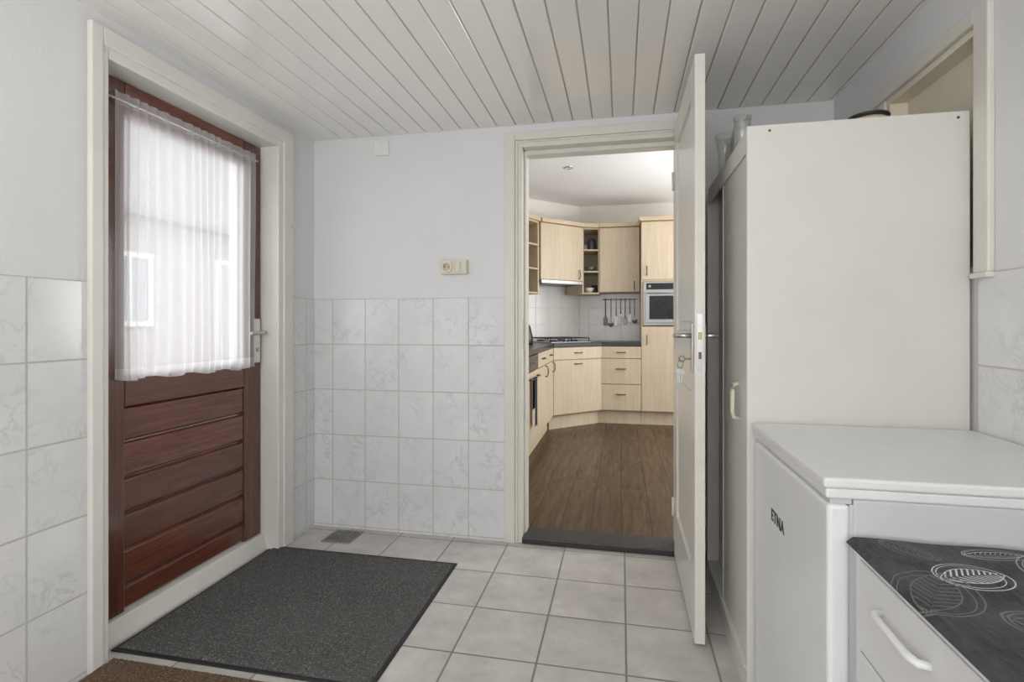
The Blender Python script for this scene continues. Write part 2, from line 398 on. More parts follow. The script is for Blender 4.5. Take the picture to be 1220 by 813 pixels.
dl = thing('door_1', 'dark red-brown wooden outside door with a curtained glass upper half', 'door', (-1.82, 1.913, .083), kind=S)
x0, x1 = -1.842, -1.80
MB().box(x0, x1, 1.468, 1.61, .084, 2.046).build('stile', M['mahog_v'], dl, bevel=.004)
MB().box(x0, x1, 2.24, 2.359, .084, 2.046).build('stile', M['mahog_v'], dl, bevel=.004)
MB().box(x0, x1, 1.611, 2.239, 1.925, 2.046).build('rail', M['mahog_h'], dl, bevel=.004)
MB().box(x0, x1, 1.611, 2.239, .842, .96).build('rail', M['mahog_h'], dl, bevel=.004)
zs = [.084, .175, .309, .443, .577, .710, .842]
for a, b in zip(zs, zs[1:]):
    m = MB(); m.prismy([(x0+.004, a+.001), (x1-.018, a+.001), (x1-.006, a+.012), (x1-.006, b-.010), (x1-.018, b-.001), (x0+.004, b-.001)], 1.611, 2.239)
    m.build('plank', M['mahog_h'], dl, bevel=.002)
MB().box(-1.825, -1.819, 1.611, 2.239, .96, 1.925).build('pane', M['glass'], dl)
h = MB().box(x1, x1+.010, 2.302, 2.344, .955, 1.175).build('handle_plate', M['whiteplastic'], dl, bevel=.004, label='white handle backplate')
MB().tube([(x1+.004, 2.322, 1.105), (x1+.052, 2.322, 1.105), (x1+.059, 2.312, 1.105), (x1+.059, 2.215, 1.103)], .009, 12).build('lever', M['chrome'], h, smooth=True)
MB().lathe([(0, 0), (.011, 0), (.011, .016), (0, .016)], (x1+.004, 2.322, 1.02), 16, 'x').build('lock_cylinder', M['chrome'], h)

# curtain
cu = thing('curtain', 'sheer white net curtain gathered over the glass of the dark outside door', 'curtain', (-1.78, 1.92, .945))
def curtain_part(z0, z1, nz, flare):
    m = MB(); ny = 280; g = []
    for j in range(nz+1):
        z = z0+(z1-z0)*j/nz; row = []
        for i in range(ny+1):
            f = i/ny; y = 1.549+(2.291-1.549)*f
            fall = 1-(z-.945)/1.04
            ph = y*128+2.2*math.sin(y*19)+.7*math.sin(z*2.5+y*11)
            dx = .0075*math.sin(ph)*(.65+.35*fall)+.0035*math.sin(y*51+1.3*math.sin(z*2.0))*(.4+.6*fall)
            dy = .004*math.sin(z*4+y*30)*fall
            zz = z+(.006*math.sin(y*34) if flare and j == 0 else 0)-(.012*(f) if flare and j == 0 else 0)
            row.append(m.bm.verts.new((-1.7785+dx, y+dy, zz)))
        g.append(row)
    for j in range(nz):
        for i in range(ny): m.bm.faces.new((g[j][i], g[j][i+1], g[j+1][i+1], g[j+1][i]))
    return m
curtain_part(.985, 1.945, 40, False).build('netting', M['net'], cu, smooth=True, recalc=False)
curtain_part(.945, .985, 2, True).build('hem', M['hem'], cu, smooth=True, recalc=False)
curtain_part(1.945, 1.992, 3, False).build('heading', M['hem'], cu, smooth=True, recalc=False)
MB().tube([(-1.7785, 1.53, 1.962), (-1.7785, 2.31, 1.962)], .004, 8).build('rod', M['whiteplastic'], cu, smooth=True)
for y in (1.535, 2.305):
    MB().tube([(-1.80, y, 1.962), (-1.772, y, 1.962), (-1.770, y, 1.968)], .003, 8).lathe([(0, 0), (.007, 0), (.007, .004), (0, .004)], (-1.80, y, 1.962), 12, 'x').build('rod_hook', M['brass'], cu, smooth=True)

# ------------------------------------------------------------------ kitchen doorway: frame, threshold, leaf
f2 = thing('trim_2', 'cream painted frame around the kitchen doorway', 'door frame', (-.12, 2.72, 0), kind=S)
MB().box(-.60, -.545, 2.688, 2.71, 0, 2.153).box(-.545, -.53, 2.696, 2.71, 0, 2.11).box(-.53, -.508, 2.70, 2.84, 0, 2.10).box(-.508, -.496, 2.76, 2.84, 0, 2.06).build('jamb', M['cream'], f2, bevel=.003)
MB().box(-.5078, -.5065, 2.715, 2.735, 1.02, 1.18).build('strike_plate', M['chrome'], f2)
MB().box(.315, .37, 2.688, 2.71, 0, 2.153).box(.30, .315, 2.696, 2.71, 0, 2.11).box(.278, .30, 2.70, 2.84, 0, 2.10).box(.266, .278, 2.76, 2.84, 0, 2.06).build('jamb', M['cream'], f2, bevel=.003)
MB().box(-.545, .315, 2.688, 2.71, 2.11, 2.153).box(-.508, .278, 2.70, 2.84, 2.075, 2.10).box(-.545, .315, 2.698, 2.71, 2.10, 2.11).box(-.508, .278, 2.76, 2.84, 2.052, 2.075).build('head', M['cream'], f2, bevel=.003)
tag(MB().box(-.507, .277, 2.692, 2.85, 0, .034).build('trim_3', M['darkstone'], bevel=.006), 'dark stone threshold in the kitchen doorway', 'threshold', kind=S)

d2 = thing('door_2', 'cream panelled inside door standing wide open beside the wardrobe', 'door', (.274, 2.32, .012), kind=S)
X0, X1 = .256, .292; Y0, Y1 = 1.958, 2.686
m = MB().box(X0, X1, Y0, Y0+.11, .012, 2.11).box(X0, X1, Y1-.11, Y1, .012, 2.11)
for a, b in ((.012, .24), (.93, 1.12), (2.0, 2.11)): m.box(X0, X1, Y0+.11, Y1-.11, a, b)
m.build('frame', M['leaf'], d2, bevel=.002)
for a, b in ((.24, .93), (1.12, 2.0)):
    m = MB().box(X0+.011, X1-.011, Y0+.11, Y1-.11, a, b)
    m.box(X0+.005, X1-.005, Y0+.15, Y1-.15, a+.04, b-.04)
    m.build('panel', M['leaf'], d2, bevel=.004)
MB().box(X0+.009, X1-.009, Y0-.0012, Y0+.001, .985, 1.185).build('lock_plate', M['chrome'], d2)
MB().box(X0+.012, X1-.013, Y0-.008, Y0+.001, 1.095, 1.12).build('latch', M['brass'], d2, bevel=.002)
MB().box(X0+.013, X1-.013, Y0-.0022, Y0+.001, 1.025, 1.05).build('bolt', M['darkmetal'], d2)
for s_, xs in ((-1, X0), (1, X1)):
    a = MB().box(min(xs, xs+s_*.007), max(xs, xs+s_*.007), 1.985, 2.025, .975, 1.155).build('handle_plate', M['chrome'], d2, bevel=.003)
    MB().tube([(xs, 2.005, 1.107), (xs+s_*.042, 2.005, 1.107), (xs+s_*.052, 2.014, 1.107), (xs+s_*.052, 2.12, 1.105)], .009, 12).build('lever', M['chrome'], a, smooth=True)
for z in (.25, 1.85):
    MB().tube([(X0-.006, Y1+.003, z-.045), (X0-.006, Y1+.003, z+.045)], .006, 10).build('hinge', M['cream'], d2, smooth=True)
ky = thing('key', 'small bunch of keys hanging in the lock of the open cream door', 'keys', (.235, 2.005, 1.0))
kr = [(.226+.010*math.cos(k*PI/8)-.008, 2.005, 1.022+.010*math.sin(k*PI/8)) for k in range(16)]
MB().tube([(.2495, 2.005, 1.022), (.228, 2.005, 1.022)], .0028, 8).tube(kr, .0028, 8, True).build('lock_key', M['keymetal'], ky)
ring2 = [(.212+.015*math.cos(k*PI/9)*.7, 2.005+.015*math.cos(k*PI/9)*.7, 1.002+.015*math.sin(k*PI/9)) for k in range(18)]
MB().tube(ring2, .0013, 6, True).build('ring', M['keymetal'], ky, smooth=True)
MB().lathe([(0, 0), (.011, 0), (.011, .002), (0, .002)], (.207, 2.003, .976), 16, 'y').box(.2035, .2105, 2.003, 2.005, .930, .966).build('hanging_key', M['keymetal'], ky)
MB().lathe([(0, 0), (.010, 0), (.010, .002), (0, .002)], (.217, 2.007, .974), 16, 'y').box(.2145, .2205, 2.007, 2.009, .936, .964).build('hanging_key', M['keymetal'], ky)

# ------------------------------------------------------------------ small wall items
so = thing('wall_socket', 'cream double wall fitting with power socket and light switch above the tiles', 'socket', (-.878, 2.71, 1.415))
MB().box(-.955, -.803, 2.684, 2.71, 1.415, 1.494).build('backplate', M['creamplastic'], so, bevel=.006)
MB().lathe([(.020, -.002), (.031, -.002), (.031, .012), (.029, .012), (.020, -.004)], (-.915, 2.677, 1.4545), 28, 'y').build('socket_ring', M['creamplastic'], so, smooth=False)
MB().lathe([(0, 0), (.021, 0), (.021, .002), (0, .002)], (-.915, 2.682, 1.4545), 24, 'y').build('socket_recess', M['tan'], so)
for xx in (-.926, -.904):
    MB().lathe([(0, 0), (.003, 0), (.003, .003), (0, .003)], (xx, 2.680, 1.4545), 10, 'y').build('contact_hole', M['ink'], so)
for xx in (-.868, -.8365):
    MB().box(xx, xx+.029, 2.676, 2.685, 1.428, 1.481).build('switch_rocker', M['creamplastic'], so, bevel=.003)
cp = thing('cover_plate', 'small white blank cover plate high on the back wall under the ceiling', 'cover plate', (-1.303, 2.71, 2.08))
MB().box(-1.348, -1.258, 2.698, 2.71, 2.083, 2.168).build('plate', M['whiteplastic'], cp, bevel=.004)
for zz in (2.10, 2.15):
    MB().lathe([(0, 0), (.0035, 0), (.003, -.002), (0, -.002)], (-1.303, 2.698, zz), 12, 'y').build('screw', M['fridge_side'], cp)
dr = thing('floor_drain', 'small square perforated metal drain set in the floor tiles near the back wall', 'drain', (-1.47, 2.585, 0))
MB().box(-1.55, -1.39, 2.505, 2.513, 0, .005).box(-1.55, -1.39, 2.657, 2.665, 0, .005).box(-1.55, -1.542, 2.513, 2.657, 0, .005).box(-1.398, -1.39, 2.513, 2.657, 0, .005).build('frame', M['alu'], dr)
MB().box(-1.542, -1.398, 2.513, 2.657, 0, .0015).build('base', M['ink'], dr)
m = MB()
for i in range(8): m.box(-1.542+i*.0195, -1.542+i*.0195+.0075, 2.513, 2.657, .0015, .0045)
for i in range(8): m.box(-1.542, -1.398, 2.513+i*.0195, 2.513+i*.0195+.0075, .0015, .0045)
m.build('grate', M['alu'], dr)

# ------------------------------------------------------------------ mats
def rug(name, label, x0, x1, y0, y1, h, pile, border, rz=0.):
    cx, cy = (x0+x1)/2, (y0+y1)/2
    r = thing(name, label, 'doormat', (cx, cy, 0), rz)
    w, d = (x1-x0)/2, (y1-y0)/2
    MB().box(-w, w, -d, d, .0, .005).build('rubber_border', M['rubber'], r, bevel=.002, world=False)
    m = MB(); nx, ny = 120, 110; g = []
    bx = border
    for jj in range(ny+1):
        row = []
        for ii in range(nx+1):
            e = min(ii, nx-ii, jj, ny-jj)
            z = .0055 if e == 0 else h+random.uniform(-.0014, .0014)
            row.append(m.bm.verts.new((-w+bx+(2*w-2*bx)*ii/nx, -d+bx+(2*d-2*bx)*jj/ny, z)))
        g.append(row)
    for jj in range(ny):
        for ii in range(nx): m.bm.faces.new((g[jj][ii], g[jj][ii+1], g[jj+1][ii+1], g[jj+1][ii]))
    m.build('pile', pile, r, world=False, recalc=False, smooth=True)
rug('doormat', 'large dark grey doormat with black rubber edge in front of the outside door', -1.755, -.765, 1.515, 2.402, .011, M['mat'], .016)
rug('doormat', 'brown bristle doormat cut off at the lower left, nearer than the grey one', -1.70, -.98, .95, 1.482, .013, M['coir'], .006)

# ------------------------------------------------------------------ wardrobe
wd = thing('wardrobe', 'tall off-white laminate wardrobe with plain side panel right of the open door', 'wardrobe', (.67, 2.09, 0))
wx0, wx1, wy0, wy1, wz = .376, .964, 1.712, 2.48, 1.753
MB().box(wx0, wx1, wy0, wy0+.018, 0, wz).build('side_panel', M['ward'], wd, bevel=.0015)
MB().box(wx0, wx1, wy1-.018, wy1, 0, wz).build('side_panel', M['ward'], wd, bevel=.0015)
MB().box(wx0+.004, wx1, wy0+.018, wy1-.018, wz-.022, wz-.004).build('top_panel', M['ward'], wd)
MB().box(wx0+.004, wx1, wy0+.018, wy1-.018, .07, .088).build('bottom_panel', M['ward'], wd)
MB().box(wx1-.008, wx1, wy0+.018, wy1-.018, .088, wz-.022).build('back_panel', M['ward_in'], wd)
MB().box(wx0+.002, wx0+.016, wy0+.018, wy1-.018, 0, .07).build('plinth', M['ward'], wd)
MB().box(wx0+.002, wx0+.006, wy0+.018, wy1-.018, wz-.075, wz-.022).build('fascia', M['ward'], wd)
MB().box(wx0-.004, wx0+.08, wy0+.018, wy1-.018, .0881, .10).build('track', M['ward'], wd, bevel=.002)
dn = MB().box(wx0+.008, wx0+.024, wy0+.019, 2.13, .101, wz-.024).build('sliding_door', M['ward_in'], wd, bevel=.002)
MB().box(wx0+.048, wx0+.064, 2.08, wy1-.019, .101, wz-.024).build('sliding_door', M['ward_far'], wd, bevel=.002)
MB().box(wx0+.006, wx0+.027, 2.1305, 2.145, .101, wz-.024).build('door_edge_profile', M['ward'], dn, bevel=.002)
MB().tube([(wx0+.008, 1.855, .835), (wx0-.010, 1.855, .842), (wx0-.014, 1.855, .86), (wx0-.014, 1.855, .93), (wx0-.010, 1.855, .948), (wx0+.008, 1.855, .955)], .007, 10).build('handle', M['bone'], dn, smooth=True)
for xx in (.44, .935):
    MB().lathe([(0, 0), (.004, 0), (.0035, -.0015), (0, -.0015)], (xx, wy0, wz-.018), 12, 'y').build('screw', M['darkmetal'], wd)

# things on the wardrobe
TZ = wz-.004
def vessel(name, label, x, y, prof, cat, group=None):
    th = .0025
    inner = [(max(r-th, .001), z+(th if k == 0 else 0)) for k, (r, z) in enumerate(prof)][::-1]
    full = [(0, prof[0][1])]+prof+inner+[(0, inner[-1][1])]
    r = thing(name, label, cat, (x, y, TZ), group=group)
    MB().lathe([(a, b+TZ) for a, b in full], (x, y, 0), 28).build('body', M['vase'], r, smooth=True)
    return r
jg = vessel('glass_jug', 'clear glass jug with handle at the front edge on the wardrobe top', .436, 2.06, [(.034, 0), (.040, .02), (.042, .07), (.034, .115), (.028, .135), (.033, .16)], 'jug')
MB().tube([(.440, 2.030, TZ+.138), (.444, 2.000, TZ+.140), (.446, 1.985, TZ+.118), (.444, 1.990, TZ+.08), (.440, 2.018, TZ+.05)], .005, 10).build('handle', M['vase'], jg, smooth=True)
vessel('glass_vase', 'tall narrow clear glass vase at the far end of the wardrobe top', .432, 2.36, [(.032, 0), (.034, .01), (.026, .05), (.030, .12), (.042, .20)], 'vase')
vessel('glass_vase', 'short wide clear glass vase standing between jug and tall vase', .445, 2.20, [(.036, 0), (.043, .02), (.045, .07), (.038, .11), (.042, .125)], 'vase')
bw = thing('round_tin', 'flat round black dish with tan base lying on top of the wardrobe', 'dish', (.775, 1.88, TZ))
MB().lathe([(0, 0), (.052, 0), (.055, .010), (.055, .050), (.050, .0545), (0, .0545)], (.775, 1.88, TZ), 32).build('base', M['tan'], bw)
MB().lathe([(0, .055), (.058, .055), (.060, .058), (.060, .063), (.056, .066), (0, .066)], (.775, 1.88, TZ), 32).build('lid', M['black'], bw)

# ------------------------------------------------------------------ refrigerator
fg = thing('refrigerator', 'white tabletop-height refrigerator standing against the wardrobe side', 'refrigerator', (.67, 1.405, 0))
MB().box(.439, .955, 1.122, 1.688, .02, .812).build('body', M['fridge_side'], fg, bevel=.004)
MB().box(.384, .962, 1.115, 1.695, .832, .853).build('top', M['fridge_top'], fg, bevel=.006, seg=3)
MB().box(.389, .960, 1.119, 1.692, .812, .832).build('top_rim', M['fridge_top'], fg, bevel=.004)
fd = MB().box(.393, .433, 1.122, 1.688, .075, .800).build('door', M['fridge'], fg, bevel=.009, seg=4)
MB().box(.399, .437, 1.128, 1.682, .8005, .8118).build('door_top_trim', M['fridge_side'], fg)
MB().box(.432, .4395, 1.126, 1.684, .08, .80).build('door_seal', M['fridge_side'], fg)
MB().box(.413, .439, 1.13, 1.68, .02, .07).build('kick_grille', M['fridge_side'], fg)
for yy in (1.16, 1.65):
    for xx in (.46, .93):
        MB().lathe([(0, 0), (.018, 0), (.018, .02), (0, .02)], (xx, yy, 0), 14).build('foot', M['black'], fg)
cv = bpy.data.curves.new('lettering', 'FONT'); cv.body = 'ETNA'; cv.size = .042; cv.extrude = .0006; cv.offset = .0009
cv.align_x = 'CENTER'; cv.align_y = 'CENTER'; cv.space_character = 1.08
to = bpy.data.objects.new('tmp', cv); C.objects.link(to)
bpy.context.view_layer.update()
me = bpy.data.meshes.new_from_object(to.evaluated_get(bpy.context.evaluated_depsgraph_get()))
bpy.data.objects.remove(to)
me.transform(Matrix(((0, 0, -1, 0), (-1, 0, 0, 0), (0, 1, 0, 0), (0, 0, 0, 1))))
me.transform(Matrix.Translation(Vector((.3925, 1.457, .642))-fg.location))
me.materials.clear(); me.materials.append(M['ink'])
le = bpy.data.objects.new('lettering', me); C.objects.link(le); le.parent = fd
le['label'] = 'dark raised brand lettering'

# ------------------------------------------------------------------ chest of drawers + cloth
ch = thing('chest_of_drawers', 'white chest of drawers in the right foreground under the dark patterned cloth', 'drawers', (.69, .76, 0))
cx0, cx1, cy0, cy1 = .430, .955, .44, 1.092
MB().box(cx0, cx1, cy1-.018, cy1, 0, .722).build('side_panel', M['chest'], ch, bevel=.0015)
MB().box(cx0, cx1, cy0, cy0+.018, 0, .722).build('side_panel', M['chest'], ch, bevel=.0015)
MB().box(cx0-.004, cx1, cy0, cy1, .722, .742).build('top', M['chest'], ch, bevel=.002)
MB().box(cx1-.008, cx1, cy0+.018, cy1-.018, .03, .722).build('back_panel', M['chest'], ch)
MB().box(cx0+.02, cx0+.035, cy0+.018, cy1-.018, 0, .06).build('plinth', M['chest'], ch)
for (a, b) in ((.065, .220), (.225, .385), (.39, .55), (.555, .717)):
    d = MB().box(cx0-.002, cx0+.016, cy0+.021, cy1-.021, a, b).box(cx0+.016, cx1-.03, cy0+.03, cy1-.03, a+.01, b-.03).build('drawer', M['chest'], ch, bevel=.002)
    zc = (a+b)/2+.03; ya, yb = .845, .985
    MB().tube([(cx0-.002, ya, zc), (cx0-.016, ya+.003, zc), (cx0-.021, ya+.018, zc), (cx0-.021, yb-.018, zc), (cx0-.016, yb-.003, zc), (cx0-.002, yb, zc)], .0065, 12).build('handle', M['whiteplastic'], d, smooth=True)
M['cloth'] = cloth_pattern('dark_leaf_oilcloth', .68, .765)
m = MB(); g = []; nx, ny = 48, 56
for j_ in range(ny+1):
    row = []
    for i_ in range(nx+1):
        x = .415+(.953-.415)*i_/nx; y = .435+(1.096-.435)*j_/ny
        z = .7455+.0012*math.sin(x*31+y*23)+.0010*math.sin(y*41-x*12)
        if i_ == 0: z = .738; x += .0005
        row.append(m.bm.verts.new((x, y, z)))
    g.append(row)
for j_ in range(ny):
    for i_ in range(nx): m.bm.faces.new((g[j_][i_], g[j_][i_+1], g[j_+1][i_+1], g[j_+1][i_]))
ext = bmesh.ops.extrude_face_region(m.bm, geom=list(m.bm.faces))
for v in ext['geom']:
    if isinstance(v, bmesh.types.BMVert): v.co.z += .002
cl_ = m.build('tablecloth', M['cloth'], smooth=False)
dxy = Vector((.68, .765, 0))-Vector((cl_.location.x, cl_.location.y, 0))
for v in cl_.data.vertices: v.co -= dxy
cl_.location += dxy
tag(cl_, 'black cloth with white veined leaf drawings covering the foreground chest', 'tablecloth')

# ------------------------------------------------------------------ kitchen shell
KF = .02; KZ = 2.62
tag(MB().box(-1.46, 2.5, 2.71, 6.75, -.1, KF).build('floor_kitchen', M['kfloor']), 'dark brown wooden plank floor in the kitchen', 'floor', kind=S)
tag(MB().box(-1.46, 2.5, 2.83, 6.75, KZ, KZ+.1).build('ceiling_kitchen', M['kceil']), 'smooth white kitchen ceiling beyond the doorway', 'ceiling', kind=S)
kl = tag(MB().box(-1.46, -1.36, 2.83, 5.77, KF, KZ).build('wall_kitchen_left', M['kwall']), 'cream left wall of the kitchen', 'wall', kind=S)
MB().box(-1.36, -1.354, 3.5, 5.76, .94, 1.50).build('tile_cladding', M['splash_l'], kl)
kd = tag(MB().prism([(-1.36, 5.77), (-.51, 6.62), (-.51, 6.74), (-1.46, 5.87)], KF, KZ).build('wall_kitchen_corner', M['kwall']), 'cream angled corner wall of the kitchen above the hob', 'wall', kind=S)
MB().prism([(-1.352, 5.77), (-.512, 6.61), (-.512, 6.618), (-1.358, 5.772)], .94, 1.66).build('tile_cladding', M['splash_d'], kd)
kb = tag(MB().box(-.51, 2.5, 6.62, 6.74, KF, KZ).build('wall_kitchen_back', M['kwall']), 'cream far wall of the kitchen behind the drawer unit', 'wall', kind=S)
MB().box(-.505, .22, 6.614, 6.62, .94, 1.55).build('tile_cladding', M['splash'], kb)
tag(MB().box(2.4, 2.5, 2.83, 6.62, KF, KZ).build('wall_kitchen_right', M['kwall']), 'cream right wall of the kitchen, out of sight', 'wall', kind=S)

# ------------------------------------------------------------------ kitchen cabinets
def front(parent, kind, x0, x1, z0, z1, hx, hz, vert=False):
    p = MB().box(x0+.002, x1-.002, -.02, -.001, z0, z1).build(kind, M['maple'], parent, bevel=.003, world=False)
    q = []
    for t_, y in ((-.05, -.020), (-.047, -.036), (-.03, -.045), (0, -.047), (.03, -.045), (.047, -.036), (.05, -.020)):
        q.append((hx, y, hz+t_) if vert else (hx+t_, y, hz))
    MB().tube(q, .0055, 8).build('handle', M['darkmetal'], p, smooth=True, world=False)
def base(label, loc, rz, w, depth, rows, pl=(0., 0.)):
    r = thing('base_cabinet', label, 'cabinet', (loc[0], loc[1], KF), rz, 'pale wood base cabinets of the kitchen')
    b = -KF
    MB().box(.001, w-.001, 0, depth, .17+b, .899+b).build('body', M['maple_in'], r, world=False)
    MB().box(.001-pl[0], w-.001+pl[1], .05, .065, 0, .169+b).build('plinth', M['maple'], r, world=False)
    for (kind, z0, z1, hx, hz, vert) in rows: front(r, kind, 0, w, z0+b, z1+b, hx, hz+b, vert)
    return r
base('narrow base cabinet with one drawer left of the corner hob', (-.72, 5.0), PI/2, .518, .62, [('drawer', .765, .893, .26, .835, False), ('door', .18, .757, .44, .70, True)], (0, .023))
base('base cabinet between the corner cabinet and the dishwasher', (-.72, 4.482), PI/2, .516, .62, [('drawer', .765, .893, .26, .835, False), ('door', .18, .757, .44, .70, True)])
rc = thing('base_cabinet', 'angled corner base cabinet with drawer and door below the hob', 'cabinet', (-.72, 5.52, KF), PI/4, 'pale wood base cabinets of the kitchen')
MB().box(.002, .703, 0, .52, .17-KF, .899-KF).build('body', M['maple_in'], rc, world=False)
MB().box(-.0, .705, .05, .065, 0, .169-KF).build('plinth', M['maple'], rc, world=False)
front(rc, 'drawer', .012, .695, .765-KF, .893-KF, .35, .835-KF)
front(rc, 'door', .012, .695, .18-KF, .757-KF, .35, .715-KF)
base('three-drawer base cabinet right of the angled corner cabinet', (-.22, 6.02), 0, .438, .585, [('drawer', .765, .893, .22, .83, False), ('drawer', .475, .757, .22, .645, False), ('drawer', .18, .467, .22, .36, False)], (.045, 0))
tl = thing('tall_cabinet', 'tall pale wood cabinet housing the built-in microwave', 'cabinet', (.22, 6.02, KF))
MB().box(0, .018, 0, .59, .15, 2.27).box(.582, .60, 0, .59, .15, 2.27).box(.018, .582, .57, .59, .15, 2.27).box(.018, .582, 0, .57, .15, 1.10).box(.018, .582, 0, .57, 1.60, 2.27).build('body', M['maple'], tl, world=False)
MB().box(0, .60, .05, .065, 0, .149).build('plinth', M['maple'], tl, world=False)
front(tl, 'door', 0, .60, .16, 1.092, .06, .95, True)
front(tl, 'door', 0, .60, 1.622, 2.262, .06, 1.72, True)
MB().prismy([(-.015, 2.272), (.615, 2.272), (.63, 2.315), (-.03, 2.315)], -.05, .59).build('cornice', M['maple_edge'], tl, world=False, bevel=.004)
mw = thing('microwave_oven', 'built-in steel microwave oven with dark glass door in the tall cabinet', 'microwave', (.52, 6.02, 1.125))
MB().box(.245, .795, 6.022, 6.45, 1.125, 1.615).build('body', M['darkmetal'], mw)
MB().box(.240, .80, 6.003, 6.0215, 1.132, 1.616).build('frame', M['steel'], mw, bevel=.003)
md_ = MB().box(.262, .778, 5.992, 6.0029, 1.158, 1.515).build('door', M['steel'], mw, bevel=.004)
MB().box(.305, .735, 5.989, 5.9919, 1.20, 1.46).build('window', M['blackglass'], md_, bevel=.001)
MB().box(.275, .765, 5.998, 6.0029, 1.53, 1.60).build('control_display', M['blackglass'], mw)
MB().tube([(.29, 5.995, 1.488), (.29, 5.968, 1.488), (.75, 5.968, 1.488), (.75, 5.995, 1.488)], .007, 8).build('handle', M['steel'], md_, smooth=True)
for xx in (.31, .73):
    MB().lathe([(0, 0), (.014, 0), (.013, -.018), (0, -.018)], (xx, 5.998, 1.565), 16, 'y').build('knob', M['steel'], mw)
ov = thing('dishwasher', 'built-in dishwasher with black control panel and pale wood front at the kitchen doorway', 'dishwasher', (-1.03, 4.18, KF))
MB().box(-1.33, -.722, 3.88, 4.48, .17, .899).build('body', M['darkmetal'], ov)
MB().box(-.7219, -.70, 3.884, 4.476, .77, .893).build('control_panel', M['black'], ov, bevel=.003)
dd = MB().box(-.7219, -.70, 3.884, 4.476, .18, .762).build('door', M['maple'], ov, bevel=.003)
MB().tube([(-.70, 3.98, .715), (-.670, 3.98, .715), (-.670, 4.40, .715), (-.70, 4.40, .715)], .006, 8).build('handle', M['darkmetal'], dd, smooth=True)
for i in range(4):
    MB().lathe([(0, 0), (.012, 0), (.011, .006), (0, .006)], (-.70, 3.99+i*.10, .83), 16, 'x').build('button', M['steel'], ov)
MB().box(-.785, -.77, 3.88, 4.48, KF, .169).build('plinth', M['maple'], ov)
m = MB(); g = []
for j_ in range(25):
    row = []
    for i_ in range(13):
        y = 4.06+.12*i_/12; s_ = j_/24
        if s_ < .45: x, z = -.6605+.005*math.sin(i_*1.3)*(.45-s_), .34+(.722-.34)*s_/.45
        elif s_ < .55:
            a = (s_-.45)/.1*PI; x, z = -.670+.0095*math.cos(a), .722+.004*math.sin(a)
        else: x, z = -.6795, .722-(s_-.55)/.45*.25
        row.append(m.bm.verts.new((x, y, z)))
    g.append(row)
for j_ in range(24):
    for i_ in range(12): m.bm.faces.new((g[j_][i_], g[j_][i_+1], g[j_+1][i_+1], g[j_+1][i_]))
tag(m.build('tea_towel', M['towel'], smooth=True), 'dark tea towel hanging over the dishwasher handle', 'towel')

tag(MB().prism([(-1.353, 3.88), (-.695, 3.88), (-.695, 5.51), (-.21, 5.995), (.217, 5.995), (.217, 6.612), (-.52, 6.605), (-1.345, 5.78)], .90, .94).build('worktop', M['granite'], bevel=.004), 'black stone worktop running round the kitchen corner', 'worktop')
hb = thing('gas_hob', 'steel gas hob with black pan supports on the corner worktop', 'hob', (-.71, 6.0, .94), PI/4)
MB().box(-.29, .29, -.25, .25, 0, .012).build('plate', M['steel'], hb, world=False, bevel=.005)
for (bx, by) in ((-.15, -.11), (.15, -.11), (-.15, .13), (.15, .13)):
    MB().lathe([(0, .012), (.05, .012), (.045, .024), (.03, .030), (0, .030)], (bx, by, 0), 20).build('burner', M['black'], hb, world=False)
for sx in (-1, 1):
    m = MB()
    x0_, x1_ = (sx*.015, sx*.275) if sx > 0 else (-.275, -.015)
    for a, b in (((x0_, -.22, .05), (x1_, -.22, .05)), ((x0_, .22, .05), (x1_, .22, .05)), ((x0_, -.22, .05), (x0_, .22, .05)), ((x1_, -.22, .05), (x1_, .22, .05)), ((x0_, 0, .05), (x1_, 0, .05)), (((x0_+x1_)/2, -.22, .05), ((x0_+x1_)/2, .22, .05))):
        m.tube([a, b], .006, 6)
    for px_ in (x0_, x1_):
        for py_ in (-.22, .22): m.tube([(px_, py_, .012), (px_, py_, .05)], .006, 6)
    m.build('pan_support', M['black'], hb, world=False)
for i in range(4):
    MB().lathe([(0, .012), (.017, .012), (.015, .035), (0, .035)], (-.09+i*.06, -.228, 0), 14).build('knob', M['black'], hb, world=False)
kt = thing('kettle', 'black kettle on the worktop at the left edge of the doorway view', 'kettle', (-.955, 5.25, .94))
MB().lathe([(0, 0), (.075, 0), (.08, .02), (.078, .08), (.06, .16), (.052, .19), (.04, .20), (0, .205)], (-.955, 5.25, .94), 24).build('body', M['black'], kt, smooth=True)
MB().lathe([(0, .205), (.012, .205), (.014, .222), (0, .226)], (-.955, 5.25, .94), 14).build('lid_knob', M['steel'], kt, smooth=True)
MB().tube([(-.955, 5.30, 1.125), (-.955, 5.345, 1.14), (-.955, 5.37, 1.10), (-.955, 5.36, 1.03), (-.955, 5.325, .985)], .011, 10).build('handle', M['black'], kt, smooth=True)
MB().tube([(-.955, 5.19, 1.06), (-.955, 5.165, 1.09), (-.955, 5.15, 1.12)], [.022, .017, .012], 10).build('spout', M['black'], kt, smooth=True)

